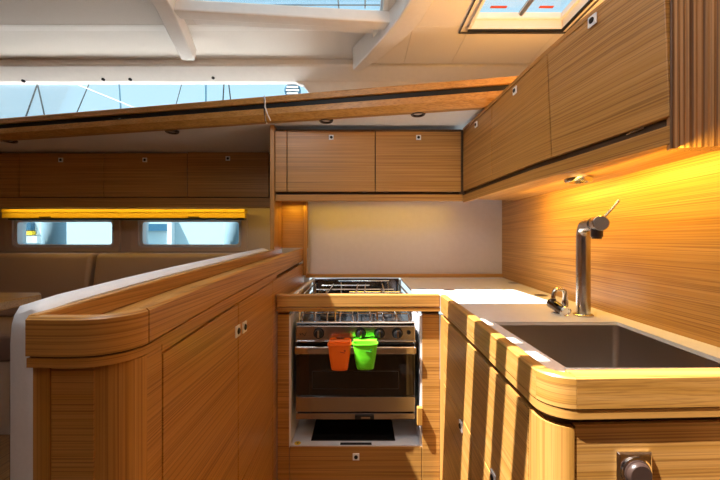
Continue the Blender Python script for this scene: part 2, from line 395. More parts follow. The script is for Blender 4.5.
m = MB(); m.loft([[(XR-.022,y,zt((0,y))-.0705),(XR-.004,y,zt((0,y))-.0705),(XR-.004,y,zt((0,y))-.0845),(XR-.022,y,zt((0,y))-.0845)] for y in (.5737,.8,1.1,1.36)]); m.build('top_stile', 'oak', unit)
d1 = lpanel(.5775, .9305, dz=.0885); d2 = lpanel(.9345, 1.30, dz=.0885)
lpanel(1.303, 2.02, dz=.086, name='side_panel', z0=-1.15)
lpanel(.5765, 1.30, z1=-.672, z0=-1.15, name='plinth_panel')
def mklock(door, u, v, plane, size=.024):
    # plane: ('x', value) / ('y', value); the photo ray meets the door face there
    if plane[0] == 'x': Y = plane[1]*F/(u-360); p = at(u, v, Y); n = (1,0,0) if plane[1] < 0 else (-1,0,0)
    else: p = at(u, v, plane[1]); n = (0,-1,0)
    return p, n
def plock(door, p, n, size=.024):
    p = Vector(p); n = Vector(n).normalized(); t = n.cross(Vector((0,0,1))).normalized(); z = Vector((0,0,1)); h = size/2
    q = [p+t*sx*h+z*sz*h for sx, sz in ((-1,-1),(1,-1),(1,1),(-1,1))]
    o = MB().hexa(q+[w_+n*.004 for w_ in q]).build('push_lock', 'lock', door, bevel=.0012)
    m2 = MB().lathe(p+n*.0041, n, [(size*.30,0),(size*.30,.0012),(size*.2,.0035),(.0,.0035)], 14)
    me = o.data; bm = bmesh.new(); bm.from_mesh(me); org = wpos(o); vs = [bm.verts.new(v_+Vector((0,0,H))-org) for v_ in m2.v]
    for f in m2.f:
        try: fc = bm.faces.new([vs[i] for i in f]); fc.material_index = 1
        except ValueError: pass
    bmesh.ops.recalc_face_normals(bm, faces=bm.faces); bm.to_mesh(me); bm.free(); me.materials.append(M['black']); return o
plock(d1, mklock(d1,237,331,('x',XR-.004))[0], (1,0,0), .030); plock(d2, mklock(d2,243.8,327,('x',XR-.004))[0], (1,0,0), .030)

# white leather bolster behind the unit
m = MB(); rings = []
for k, y in enumerate((.495,.50,.515,.55,.7,.9,1.1,1.4,1.70,1.755,1.775)):
    zz = zt((0,y))+.017; s = (.35,.75,.95,1,1,1,1,1,1,.8,.45)[k]; xo, xi = -.459-(.050+.014*max(0,(.75-y)/.25))*s, -.4605
    dz = (1-s)*.05
    rings.append([(xi,y,-.80),(xi,y,zz-.012-dz),(xi-.010*s,y,zz-.002-dz),(xi-.022*s,y,zz-dz),(xo+.012*s,y,zz-.008-dz),(xo+.003*s,y,zz-.022-dz),(xo,y,zz-.05-dz),(xo,y,-.80)])
cu = m.loft(rings).build('bolster', 'whitelea', smooth=True)
tag(cu, 'long white leather backrest bolster running behind the oak tray unit', 'cushion')
pp = [at(15,307,.505),at(24,306,.51),at(31,304.5,.52),at(37,301.5,.535),at(41,300.5,.55),at(46,302.5,.57)]
# dark piping along the end seam
MB().tube([(-.5215,.517,-.16),(-.5225,.517,-.24),(-.5225,.517,-.55)], .0018, 6).build('piping', 'black', cu)
MB().tube([(-.512,.53,-.112),(-.506,.54,-.0975),(-.495,.57,-.0905),(-.483,.60,-.0875),(-.473,.615,-.089)], .0018, 6).build('seam_cord', 'black', cu)

# ------------------------------------------------------------------ galley back: post, niche, splash panel, wall locker
tag(MB().box(-.470, -.447, 1.80, 1.90, -.05, .60).build('oak_post', 'oak_v', bevel=.002), 'slim upright oak post at the left end of the galley lockers', 'post')
niche = thing('niche_lining', (-.38, 1.95, -.05), 'oak lined niche left of the cream splash panel, glowing amber at its top', 'panel')
MB().box(-.446, -.300, 1.975, 1.995, -.045, .24).build('back_board', 'oak', niche)
MB().box(-.470, -.4465, 1.905, 2.65, -.045, .60).build('side_board', 'oak_v', niche)
MB().box(-.3235, -.302, 1.955, 1.974, -.20, .235).build('frame_strip', 'oak_v', niche, bevel=.002)
sp = thing('splash_panel', (.25, 2.05, -.21), 'smooth cream splash panel behind the stove', 'panel')
MB().box(-.335, .845, 2.05, 2.075, -.215, .24).build('sheet', 'laminate', sp)
MB().box(-.32, .845, 2.025, 2.049, -.222, -.200).build('base_strip', 'oak_x', sp, bevel=.002)

wc = thing('wall_locker', (.05, 1.82, .2), 'oak locker with two lift-up doors above the stove', 'cabinet')
Yc = 1.80
MB().box(-.444, .53, Yc+.022, 2.05, .245, .575).build('carcass', 'oak_dark', wc)
X = lambda u, Y=Yc: (u-360)*Y/F
MB().box(X(275.3), X(286.6), Yc, Yc+.02, .253, .574).build('filler_stile', 'oak', wc, bevel=.001)
for a, b, ul in ((287.4,374.9,331.3),(375.7,460.8,418.5)):
    d = MB().box(X(a), X(b), Yc, Yc+.02, .253, .566).build('door', 'oak', wc, bevel=.0012)
    plock(d, at(ul,137.5,Yc), (0,-1,0), .025)
MB().box(X(275.3), X(461), Yc, Yc+.018, .567, .577).build('top_strip', 'oak_dark', wc)
MB().box(X(275.3), X(463), Yc, Yc+.03, .2045, .238).build('fascia', 'oak', wc, bevel=.002)
m = MB(); m.hexa([(-.444,Yc+.03,.2045),(.54,Yc+.03,.2045),(.54,2.048,.236),(-.444,2.048,.236),(-.444,Yc+.03,.215),(.54,Yc+.03,.215),(.54,2.048,.246),(-.444,2.048,.246)]); m.build('underside', 'oak_x', wc)
for u in (365,386,450): MB().box(X(u)-.012, X(u)+.012, Yc-.001, Yc+.01, .2485, .2525).build('hinge_leaf', 'chrome', wc)

# ------------------------------------------------------------------ right wall locker
rc = thing('long_wall_locker', (.66, 1.2, .2), 'long oak locker with three lift-up doors above the sink', 'cabinet')
# face line at door bottom: (Y, x)
FB = [(.70,.631),(.884,.612),(1.06,.579),(1.45,.556),(1.80,.537)]
FT = [(.70,.618),(.834,.592),(1.042,.567),(1.45,.556),(1.80,.537)]
fb = lambda y: interp(FB, y); ft = lambda y: interp(FT, y)
def rpanel(y0, y1, z0, z1, t=.02, name='door', m_='oak', off=0, n=5, bev=.0012, parent=None):
    mb = MB(); R = []
    for i in range(n+1):
        y = y0+(y1-y0)*i/n; a, b = fb(y)+off, ft(y)+off
        x0 = a+(b-a)*(z0-.25)/.324; x1 = a+(b-a)*(z1-.25)/.324
        R.append([(x0,y,z0),(x1,y,z1),(x1+t,y,z1),(x0+t,y,z0)])
    mb.loft(R); return mb.build(name, m_, parent or rc, bevel=bev)
ya, yb, yc_, yd = 1.798, 1.455, 1.047, .703
D = []
for y1, y0 in ((ya,yb+.002),(yb-.002,yc_+.002),(yc_-.002,yd)): D.append(rpanel(y0, y1, .2535, .565))
MB().box(.522, .56, 1.806, 1.84, .206, .578).build('corner_post', 'oak_dark', wc)
MB_top = rpanel(.703, 1.798, .567, .582, .03, 'top_strip', 'oak', -.001)
rpanel(.703, 1.798, .196, .234, .02, 'fascia', 'oak', -.001)
rpanel(.725, 1.795, .234, .58, .03, 'carcass', 'oak_dark', .023, bev=0)
rpanel(.703, 1.795, .236, .2525, .02, 'shadow_gap', 'oak_dark', .012, bev=0)
m = MB(); R = []
for y in [.70+.06*i for i in range(22)]+[2.045]:
    z = interp([(.66,.187),(1.0,.1855),(1.8,.205),(2.05,.236)], y)
    R.append([(fb(y)+.018 if y < 1.8 else .545,y,z+.009),(interp(WR,y)-.001,y,z),(interp(WR,y)-.001,y,z+.018),(fb(y)+.018 if y < 1.8 else .545,y,z+.02)])
m.loft(R); m.build('underside', 'oak_y', rc)
m = MB(); m.box(.64, 1.1, .72, 1.83, .56, .584); m.build('lid', 'oak_y', rc)
for d, u, v in ((D[0],477,124.5),(D[1],516,90.5),(D[2],594,20.5)):
    # the lock sits on the door face where the photo ray meets it
    Y = 1.2
    for _ in range(30): Y = (ft(Y)+.002)*F/(u-360)
    p = at(u, v, Y); tn = Vector((ft(Y+.05)-ft(Y-.05), .1, 0)).normalized(); plock(d, p-Vector((.0025,0,0)), (-tn.y, tn.x, 0), .026)
MB().box(fb(.775)+.006, fb(.775)+.02, .765, .815, .247, .2515).build('hinge_leaf', 'chrome', rc)
# reeded rounded end of the locker
R = []; outline = [(.630,.700)]
for i in range(33):
    t = i/32; x = .631+.16*t; y = .697-.045*t+.006*math.sin(t*math.pi); d = .0018*abs(math.sin(t*32*math.pi/2))
    outline.append((x, y+d))
outline += [(.80,.66),(.80,.72),(.64,.72)]
MB().prism(outline, .1855, .97).build('reeded_end_panel', 'oak_reed', rc)

# ------------------------------------------------------------------ galley base: stove surround
sb = thing('stove_surround', (0, 1.5, -1.15), 'oak stove housing with white lined bay and a drawer below', 'cabinet')
Yf = 1.355; xs_ = lambda u, Y=Yf: (u-360)*Y/F
FX0, FX1 = -.3245, .311
MB().box(FX0, FX1, 1.335, 1.362, -.261, -.2113).build('front_rail', 'oak_x', sb, bevel=.004)
MB().box(FX0, FX1, 1.337, 1.362, -.2775, -.2625).build('edge_moulding', 'oak_x', sb, bevel=.0015)
for a, b in ((FX0, -.279),(.2445,.3135)):
    MB().box(a, b, Yf, Yf+.02, -1.15, -.292).build('stile', 'oak', sb, bevel=.001)
    MB().box(a, b, Yf+.0185, Yf+.024, -.292, -.278).build('shadow_gap', 'oak_dark', sb)
dr = MB().box(-.277, .2425, Yf, Yf+.02, -1.08, -.812).build('drawer', 'oak', sb, bevel=.0015)
plock(dr, at(356,456.5,Yf), (0,-1,0), .026)
MB().box(-.277, .2425, Yf+.003, Yf+.02, -1.15, -1.083).build('plinth', 'oak', sb)
m = MB(); m.box(-.279,-.272,Yf+.003,2.0,-.808,-.30); m.box(.237,.2445,Yf+.003,2.0,-.808,-.30); m.box(-.272,.237,1.985,2.0,-.808,-.23); m.box(-.279,.2445,Yf+.003,2.0,-.816,-.808)
m.build('bay_lining', 'whitemetal', sb)
MB().box(.222, .243, 1.335, Yf-.0005, -.72, -.65).build('latch_block', 'oak_v', sb, bevel=.003)
p = at(297.3,443,1.365); MB().lathe((p.x,1.372,-.8079), (0,0,1), [(.013,0),(.013,.0006),(.0,.0006)], 18).build('warning_sticker', 'yellow', sb)
MB().lathe((p.x,1.372,-.8072), (0,0,1), [(.006,0),(.006,.0004),(.0,.0004)], 3).build('sticker_mark', 'black', sb)
MB().box(-.078, .046, 1.3595, 1.372, -.8078, -.8045).build('pull_tab', 'black', sb, bevel=.001)
# side rails of the hob well
m = MB(); m.box(-.279, -.262, 1.364, 2.02, -.235, -.222); m.build('well_edge', 'solid', sb, bevel=.002)
MB().box(-.3235, -.281, 1.364, 2.02, -.29, -.245).build('well_filler', 'oak_y', sb)

tray = MB().box(-.197, .142, 1.385, 1.80, -.8075, -.801).build('cutting_board', 'blackglass', bevel=.002)
tag(tray, 'flat black board lying in the white bay under the oven', 'board')

# ------------------------------------------------------------------ stove
st = thing('gimballed_stove', (-.02, 1.65, -.73), 'stainless gimballed marine stove with black glass oven door', 'stove')
Ys = 1.372; sx = lambda u: (u-360)*Ys/F; sz = lambda v: (240-v)*Ys/F
x0, x1 = sx(296), sx(415)
MB().box(x0+.004, x1-.004, Ys+.02, 1.93, sz(417), sz(328)).build('oven_body', 'enamel', st)
MB().box(x0, x1, Ys-.004, Ys+.03, sz(342), sz(325.6)).build('control_panel', 'steel', st, bevel=.003)
MB().box(x0-.001, x1+.001, Ys-.012, Ys+.004, sz(341.5), sz(340)).build('panel_lip', 'chrome', st, bevel=.001)
for k, u in enumerate((319,360.6,379.2,397.2)):
    c = Vector((sx(u), Ys-.004, sz(332.8)))
    kn = MB().lathe(c, (0,-1,0), [(.0215,0),(.0215,.003),(.017,.004),(.015,.018),(.012,.020),(.0,.020)], 22).build('knob', 'black', st, smooth=True)
    MB().box(c.x-.0035, c.x+.0035, c.y-.024, c.y-.019, c.z-.013, c.z+.015).build('pointer', 'chrome', kn, bevel=.001)
MB().lathe((sx(408.5),Ys-.004,sz(332)), (0,-1,0), [(.008,0),(.008,.005),(.006,.007),(.0,.007)], 16).build('ignition_button', 'black', st, smooth=True)
m = MB(); m.tube([(sx(302),Ys-.0045,sz(333)),(sx(305),Ys-.0045,sz(335.5)),(sx(306.5),Ys-.0045,sz(332))], .0016, 6); m.tube([(sx(300),Ys-.0045,sz(333)),(sx(301),Ys-.0045,sz(335))], .0014, 6); m.build('burner_symbol', 'black', st)
m = MB().box(x0, x1, Ys-.034, Ys-.018, sz(352), sz(344.5)); m.build('handle', 'chrome', st, bevel=.006, seg=3)
for x in (x0+.012, x1-.012): MB().box(x-.008, x+.008, Ys-.02, Ys+.006, sz(350), sz(346)).build('handle_bracket', 'steel', st)
MB().box(x0, x1, Ys, Ys+.02, sz(396), sz(343.5)).build('oven_glass', 'blackglass', st, bevel=.002)
m = MB(); 
for v in (362,373,386): m.tube([(sx(316),Ys+.06,sz(v)),(sx(398),Ys+.06,sz(v))], .0025, 6)
m.build('oven_shelf', 'steel', st)
# door trim marks on the glass
m = MB(); ring_y(m, rrect(sx(312),sx(399),sz(389),sz(371),.004,2), rrect(sx(312.5),sx(398.5),sz(388.5),sz(371.5),.004,2), Ys-.001, Ys); m.build('glass_border', 'iron', st)
MB().box(x0, x1, Ys-.003, Ys+.02, sz(411.6), sz(396.6)).build('lower_panel', 'steel', st, bevel=.002)
MB().box(x0, x1, Ys-.003, Ys+.02, sz(419), sz(413)).build('toe_strip', 'steel', st, bevel=.002)
la = MB().box(sx(355), sx(374), Ys-.012, Ys-.003, sz(418), sz(414)).build('door_latch', 'black', st, bevel=.001)
MB().box(sx(361), sx(370), Ys-.015, Ys-.012, sz(416.8), sz(415)).build('latch_tongue', 'steel', la)
zh = sz(325)
MB().box(x0, x1, Ys, 1.95, zh-.012, zh).build('hob_plate', 'enamel', st, bevel=.003)
MB().box(x0, x1, 1.935, 1.955, zh, -.216).build('back_guard', 'darksteel', st, bevel=.002)
for x in (x0-.009, x1+.002): MB().lathe((x,1.62,-.47), (1,0,0), [(.012,0),(.012,.0105)], 12).build('gimbal_pin', 'steel', st)
for bx, by, br in ((-.13,1.52,.045),(.10,1.52,.036),(-.02,1.78,.05)):
    bu = MB().lathe((bx,by,zh+.0002), (0,0,1), [(br,0),(br,.008),(br*.75,.012),(br*.7,.018),(.0,.020)], 24).build('burner', 'iron', st, smooth=True)
# pan supports: wire grids standing on the hob
def grid(xa, xb):
    m = MB(); zg = zh+.035
    for x in [xa+(xb-xa)*i/4 for i in range(5)]:
        m.tube([(x,1.39,zh),(x,1.395,zg),(x,1.90,zg),(x,1.905,zh)], .0032, 6)
    for y in (1.42,1.52,1.65,1.78,1.88): m.tube([(xa,y,zg),(xb,y,zg)], .0032, 6)
    return m.build('pan_support', 'chrome', st, smooth=True)
grid(x0+.02, -.03); grid(-.01, x1-.02)
# sea rail on posts around the hob
m = MB(); zr = -.236
m.tube([(x0,1.384,zh+.006),(x1,1.384,zh+.006)], .006, 8)
m.tube([(x0+.01,1.93,zr),(x0+.01,1.40,zr),(x1-.01,1.40,zr),(x1-.01,1.93,zr)], .0045, 8)
for x in (x0+.01, -.1, .07, x1-.01): m.tube([(x,1.40,zh),(x,1.40,zr)], .004, 8)
for x in (x0+.01, x1-.01): m.tube([(x,1.9,zh),(x,1.9,zr)], .004, 8)
for y, z, a, b in ((1.90,-.226,-.12,.16),(1.82,-.240,-.2,.05),(1.74,-.250,-.22,.17),(1.62,-.246,-.05,.19),(1.52,-.238,-.20,.12)): m.tube([(a,y,z),(b,y,z)], .0042, 8)
for x in (-.15,-.02,.02,.11): m.tube([(x,1.50,-.242),(x+.01,1.90,-.236)], .0036, 8)
for x, y in ((-.15,1.55),(.1,1.6),(.15,1.84),(-.1,1.84)): m.tube([(x,y,zh),(x,y,-.226)], .004, 8)
m.build('sea_rail', 'chrome', st, smooth=True)

# silicone pot grips hung on the oven handle
def grip(name, col, dark, uc, ut, ub, v0, v1, label):
    Yg = Ys-.058; cx = (uc-360)*Yg/F; z1 = (240-v0)*Yg/F; z0 = (240-v1)*Yg/F; a = ut*Yg/F; b = ub*Yg/F
    root = thing(name, (cx, Yg, z0), label, 'pot holder')
    def ring(w_, d_, z): return [(cx+w_*math.copysign(abs(math.cos(t))**.6, math.cos(t)), Yg+d_*math.copysign(abs(math.sin(t))**.6, math.sin(t)), z) for t in [2*math.pi*i/24 for i in range(24)]]
    prof = [(b*.70,.010,z0),(b*.92,.014,z0+.003),(b,.016,z0+.010),(b+(a-b)*.45,.019,z0+(z1-z0)*.5),(a*.93,.021,z1-.014),(a*.96,.022,z1-.006),(a,.0235,z1-.005),(a,.0235,z1),(a*.93,.020,z1),(a*.9,.018,z1-.02),(b*.9,.013,z0+.012)]
    MB().loft([ring(*p) for p in prof]).build('pocket', col, root, smooth=True)
    # the back flap hooks over the handle and stands up against the panel
    yb = Ys-.0105
    fl = MB(); w2 = a*.92
    fl.loft([[(cx-w2,y,z),(cx+w2,y,z),(cx+w2,y+.003,z+.002),(cx-w2,y+.003,z+.002)] for y, z in ((Yg+.020,z1-.012),(Yg+.020,z1-.002),(yb-.004,z1+.001))])
    top = (240-336)*Ys/F
    for k in (-1, 0, 1):
        fl.prism_y(rrect(cx+k*w2*.64-w2*.34, cx+k*w2*.64+w2*.34, z1-.004, top-.005*(k == 0)-.003, .008), yb-.005, yb-.001)
    fl.build('flap', col, root, smooth=True)
    m = MB()
    yf = Yg-.0235
    for dx in (.55,): m.lathe((cx+dx*a*.8,yf+.003,z1-.022), (0,-1,0), [(.004,0),(.004,.0015),(.0,.0018)], 10)
    m.tube([(cx+.05*a,yf+.0025,z1-.026),(cx+.45*a,yf+.002,z1-.030)], .0014, 6)
    m.build('moulded_marks', dark, root)
grip('silicone_pot_holder', 'orange', 'dkorange', 339.6, 12.2, 8.6, 343.3, 370, 'orange silicone pot holder hanging on the oven handle')
grip('silicone_pot_holder', 'green', 'dkgreen', 365.2, 13, 8.8, 342.6, 369.2, 'green silicone pot holder hanging on the oven handle')

# ------------------------------------------------------------------ sink counter base
cb = thing('sink_base_unit', (.5, 1.0, -1.15), 'oak base unit under the white sink worktop with rounded near corner', 'cabinet')
CP = [(.311,1.334),(.3055,1.10),(.2985,.85),(.2885,.578)] + arc((.3335,.576), .045, 180, 270, 8)[1:] + [(.45,.535),(.60,.541),(.742,.546)]
CP = CP
i_c = 4+8
sec_top = [(0,-.2145),(.003,-.2113),(.021,-.2113),(.023,-.2605),(0,-.2605)]
sec_mo = [(.001,-.2625),(.022,-.2625),(.022,-.277),(.001,-.277)]
# (path runs towards the camera and then to the right: inward is to the left of travel)
MB().sweep(CP[:5], sec_top).build('side_rail', 'oak_y', cb, smooth=True)
MB().sweep([(CP[4][0],CP[4][1]-.0004)]+CP[5:12], sec_top).build('corner_rail', 'oak', cb, smooth=True)
MB().sweep([(CP[11][0]+.0008,CP[11][1])]+CP[12:], [(0,-.2145),(.003,-.2113),(.030,-.2113),(.030,-.2605),(0,-.2605)]).build('front_rail', 'oak_x', cb, smooth=True)
MB().sweep(CP, sec_mo).build('edge_moulding', 'oak', cb, smooth=True)
MB().sweep(CP, [(.006,-.2603),(.02,-.2603),(.02,-.2627),(.006,-.2627)]).build('shadow_line', 'oak_dark', cb)
MB().sweep(CP, [(.016,-.277),(.03,-.277),(.03,-.292),(.016,-.292)]).build('shadow_gap', 'oak_dark', cb)
def face_x(y): return interp([(.578,.2885),(.85,.2985),(1.10,.3055),(1.334,.311)], y)
def cpanel(y0, y1, z0, z1, name='door', m_='oak'):
    m = MB(); R = []
    for i in range(4):
        y = y0+(y1-y0)*i/3; x = face_x(y)+.003; R.append([(x,y,z0),(x,y,z1),(x+.018,y,z1),(x+.018,y,z0)])
    m.loft(R); return m.build(name, m_, cb, bevel=.001)
cpanel(1.295, 1.3545, -1.15, -.292, 'stile', 'oak_v')
cpanel(.60, 1.292, -.534, -.293, 'drawer_front')
q1 = cpanel(.947, 1.292, -1.06, -.5365); q2 = cpanel(.60, .944, -1.06, -.5365)
def sidelock(door, u, v, size):
    Y = 1.0
    for _ in range(40): Y = (face_x(Y)+.003)*F/(u-360)
    plock(door, at(u, v, Y), (-1,0,0), size)
sidelock(q1, 461.5, 426, .028); sidelock(q2, 494, 478, .026)
MB().sweep([(.2925,.597)]+[(.2925,.577)]+[(x+.0,y) for x, y in arc((.3335,.577), .041, 180, 268, 8)[1:]]+[(.334,.5365)], [(0,-.292),(.02,-.292),(.02,-1.15),(0,-1.15)]).build('corner_stave', 'oak_v', cb, smooth=True)
fp = MB().sweep([(.3355,.5378),(.742,.5532)], [(0,-.289),(.02,-.289),(.02,-1.15),(0,-1.15)]).build('end_panel', 'oak', cb)
m = MB(); m.prism([(.335,.58),(.73,.58),(.735,.62),(.74,1.33),(.325,1.33),(.325,.60)], -1.15, -.45); m.build('carcass', 'oak_dark', cb)
# switch on the end panel
sw = thing('rotary_switch', (.434, .545, -.38), 'dark round rotary switch on a square chrome plate at bottom right', 'switch')
p = at(633.5,470,.540); 
m = MB(); q = .0275
m.loft([[(p.x+a*s_, y, p.z+b*s_+.002) for a, b in ((-q,-q),(q,-q),(q,q),(-q,q))] for s_, y in ((1,.544),(1,.5385),(.9,.535))]); m.build('plate', 'chrome', sw, bevel=.001)
kb = MB().lathe((p.x,.535,p.z), (0,-1,0), [(.0205,0),(.0205,.004),(.0185,.005),(.018,.009),(.016,.011),(.0,.011)], 26).build('knob', 'brown', sw, smooth=True)
MB().lathe((p.x,.5348,p.z), (0,-1,0), [(.0235,0),(.0235,.002),(.0212,.003),(.0212,.0005)], 26).build('collar', 'chrome', sw, smooth=True)

# worktop
wt_z = -.222
wk = MB()
def wall_x(y): return interp(WR, y)-.0015
ZB = wt_z-.009
wk.prism([(.312,.5625),(.358,.5625),(.363,.9375),(.363,1.36),(.335,1.36),(.3285,1.10),(.3215,.85)], ZB, wt_z)
yb_ = [.9375,1.1,1.3,1.5,1.7,1.9,2.023]
wk.prism([(.3628,.9375)]+[(wall_x(y),y) for y in yb_]+[(.238,2.023),(.228,1.364),(.3628,1.364)], ZB, wt_z)
wk.prism([(.670,.60),(.698,.9376)]+[(wall_x(y),y) for y in (.9376,.8,.7,.60)], ZB, wt_z)
wk.prism([(.3575,.5665),(.735,.577),(.735,.6001),(.358,.6001)], ZB, wt_z)
wo_ = wk.build('worktop', 'solid')
tag(wo_, 'white solid surface worktop between stove and oak wall', 'worktop')
def ringpull(u, v, label):
    Y = -wt_z*F/(v-240); p = at(u, v, Y); p.z = wt_z
    o = MB().lathe(p+Vector((0,0,.0002)), (0,0,1), [(.024,0),(.024,.0012),(.016,.0018),(.014,.0008),(.0,.0008)], 20).build('lid_pull', 'brown', smooth=True)
    tag(o, label, 'lid pull', 'flush lid pulls in the worktop')
ringpull(449, 290, 'dark flush lid pull in the worktop just right of the stove')
ringpull(513, 283, 'dark flush lid pull in the worktop far back by the oak wall')
ringpull(541, 295.3, 'dark flush lid pull in the worktop behind the small chrome tap')

# sink: steel bowl under the worktop
sk_ = thing('sink', (.52, .77, -.45), 'square stainless steel sink bowl set under the white worktop', 'sink')
def srng(e, z, r):
    # plan outline, slightly askew like the hull
    x0_, x1a, x1b, y0_, y1_ = .358-e, .672+e, .699+e, .603-e, .9375+e
    P = []
    for cx, cy, a0 in ((x1b-r-.002,y1_-r,0),(x0_+r,y1_-r,90),(x0_+r,y0_+r,180),(x1a-r,y0_+r,270)):
        P += [(cx+r*math.cos(math.radians(a0+k*22.5)), cy+r*math.sin(math.radians(a0+k*22.5)), z) for k in range(5)]
    return P
m = MB(); m.loft([srng(.012,ZB-.0005,.014), srng(-.001,ZB-.0005,.014), srng(-.002,-.40,.014), srng(-.012,-.412,.02), srng(-.09,-.417,.02)], cap=False)
m.add(srng(-.09,-.417,.02), [tuple(range(20))]); bo = m.build('bowl', 'sink', sk_, smooth=True)
so_ = bo.modifiers.new('thickness', 'SOLIDIFY'); so_.thickness = .0015; so_.offset = -1
MB().lathe((.53,.77,-.4165), (0,0,1), [(.04,0),(.04,.002),(.034,.003),(.02,.001),(.0,.001)], 24).build('drain', 'chrome', sk_, smooth=True)

# main tap
tp = thing('kitchen_tap', (.655, 1.012, wt_z), 'tall brushed steel tap with a lever, standing behind the sink', 'tap')
bx, by = .655, 1.012
MB().lathe((bx,by,wt_z), (0,0,1), [(.0265,0),(.0265,.004),(.0235,.006),(.0205,.007)], 28).build('base_ring', 'steel', tp, smooth=True)
end = Vector((.612, .875, .043)); dirh = (Vector((end.x,end.y,0))-Vector((bx,by,0))).normalized()
zc = .043; R_ = .035; path = [(bx,by,wt_z+.005),(bx,by,-.15),(bx,by,-.08),(bx,by,zc-R_)]
for k in range(1, 9):
    t = math.radians(90*k/8); path.append((bx+dirh.x*R_*(1-math.cos(t)), by+dirh.y*R_*(1-math.cos(t)), zc-R_+R_*math.sin(t)))
hb = end-dirh*.045; path.append((hb.x, hb.y, zc))
MB().tube(path, .0185, 24).build('column', 'steel', tp, smooth=True)
MB().lathe(hb, dirh, [(.0192,0),(.0192,.012)], 26).build('dark_collar', 'black', tp, smooth=True)
MB().lathe(hb+dirh*.012, dirh, [(.0185,0),(.0195,.003),(.0195,.031),(.0175,.033),(.0,.033)], 28).build('mixer_head', 'steel', tp, smooth=True)
ap = hb+dirh*.012
MB().lathe((ap.x,ap.y,zc-.012), (0,0,-1), [(.0145,0),(.0145,.022),(.012,.024),(.012,.028),(.009,.028),(.0,.026)], 20).build('aerator', 'brown', tp, smooth=True)
h0 = hb+dirh*.030
MB().tube([h0+Vector((.010,0,.012)), h0+Vector((.030,-.006,.038)), h0+Vector((.044,-.010,.058))], [.0035,.003,.0035], 12).build('lever', 'steel', tp, smooth=True)

# small chrome tap: barrel with an inverted-U spout
t2 = thing('pump_tap', (.59, 1.03, wt_z), 'small chrome tap with a square hoop spout, left of the tall tap', 'tap')
Yt = 1.03; T = lambda u, v, dy=0: at(u, v, Yt+dy)
MB().lathe((T(560,0).x,Yt+.005,wt_z), (0,0,1), [(.021,0),(.021,.004),(.014,.007),(.012,.016)], 20).build('foot', 'chrome', t2, smooth=True)
p0, p1 = T(550,302.5,.03), T(566.5,312.3,-.03)
MB().lathe(p0, p1-p0, [(.0,0),(.013,.0),(.0145,.004),(.0145,(p1-p0).length-.008),(.012,(p1-p0).length-.008),(.0,(p1-p0).length-.008)], 20).build('barrel', 'darksteel', t2, smooth=True)
MB().lathe(p1-(p1-p0).normalized()*.0078, p1-p0, [(.0155,0),(.0165,.001),(.0165,.008),(.012,.009),(.010,.006),(.0,.006)], 20).build('end_cap', 'chrome', t2, smooth=True)
pts = [T(565,308),T(565,302),T(565.3,294),T(564.3,290.5),T(562,289.3),T(558,289.2),T(555.5,290),T(554,292),T(553,298)]
MB().tube(pts, .0062, 12).build('hoop_spout', 'chrome', t2, smooth=True)
MB().lathe(T(565,306), (0,0,1), [(.009,0),(.009,.012),(.0075,.018)], 14).build('swivel_nut', 'chrome', t2, smooth=True)
MB().lathe(T(553,298.6), (.1,0,-1), [(.008,0),(.008,.008),(.0,.008)], 14).build('nozzle', 'brown', t2, smooth=True)

# ------------------------------------------------------------------ recessed lamps
def downlight(u, v, z, label, lens='lens', r=.032):
    Y = z*F/(240-v); p = at(u, v, Y)
    root = thing('recessed_lamp', (p.x, p.y, z-.004), label, 'lamp', 'recessed lamps under the side deck')
    MB().lathe((p.x,p.y,z-.0003), (0,0,-1), [(r*1.12,0),(r*1.12,.006),(r*1.0,.012),(r*.78,.012),(r*.70,.004)], 26).build('bezel', 'brown' if lens == 'lens' else 'steel', root, smooth=True)
    MB().lathe((p.x,p.y,z-.0003), (0,0,-1), [(r*.68,0),(r*.66,.0045),(.0,.0050)], 22).build('lens', lens, root, smooth=True)
downlight(326, 119.3, .602, 'recessed round lamp above the left door of the stove locker')
downlight(418, 112.5, .602, 'recessed round lamp above the right door of the stove locker')
downlight(172, 130.5, .602, 'recessed dark lamp above the middle of the saloon lockers')
downlight(10, 140, .602, 'recessed dark lamp in the under-deck panel at the far left edge')
downlight(578.5, 178.3, .1875, 'lit recessed lamp under the long locker above the tall tap', 'led', .034)

# ------------------------------------------------------------------ saloon side
sl = thing('saloon_locker', (-1.3, 2.36, .22), 'dark oak saloon locker with three lift-up doors above the hull windows', 'cabinet')
Yl = 2.35; XL = lambda u: (u-360)*Yl/F
MB().box(-3.38, -.472, Yl+.022, 2.69, .262, .592).build('carcass', 'oak_dark', sl)
for a, b, ul in ((-74,18.6,None),(19.4-0,103.2,61),(104,187,145),(187.8,268.5,228)):
    if ul is None: a, b = -74, 18.6
    d = MB().box(XL(a), XL(b), Yl, Yl+.02, .293, .598 if a > 180 else .592).build('door', 'oak', sl, bevel=.0015)
    if ul: plock(d, at(ul,160,Yl) if ul < 200 else at(ul,158.5,Yl), (0,-1,0), .03)
MB().box(-3.38, -.472, Yl-.004, Yl+.02, .222, .287).build('fascia', 'oak', sl, bevel=.002)
MB().box(-3.38, -.472, Yl+.02, 2.69, .248, .262).build('underside', 'oak_x', sl)
bl = thing('roller_blind', (-1.55, 2.50, .16), 'amber lit roller blind cassette above the hull windows', 'blind')
BX = lambda u: (u-360)*2.5/F
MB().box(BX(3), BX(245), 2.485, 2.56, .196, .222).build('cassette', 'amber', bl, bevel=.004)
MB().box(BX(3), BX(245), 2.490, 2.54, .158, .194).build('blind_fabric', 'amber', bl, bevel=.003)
MB().box(BX(8), BX(244), 2.50, 2.55, .146, .157).build('bottom_bar', 'black', bl)
for u in (46.5,194.5): MB().box(BX(u)-.04, BX(u)+.04, 2.484, 2.4895, .162, .169).build('pull_slot', 'black', bl)

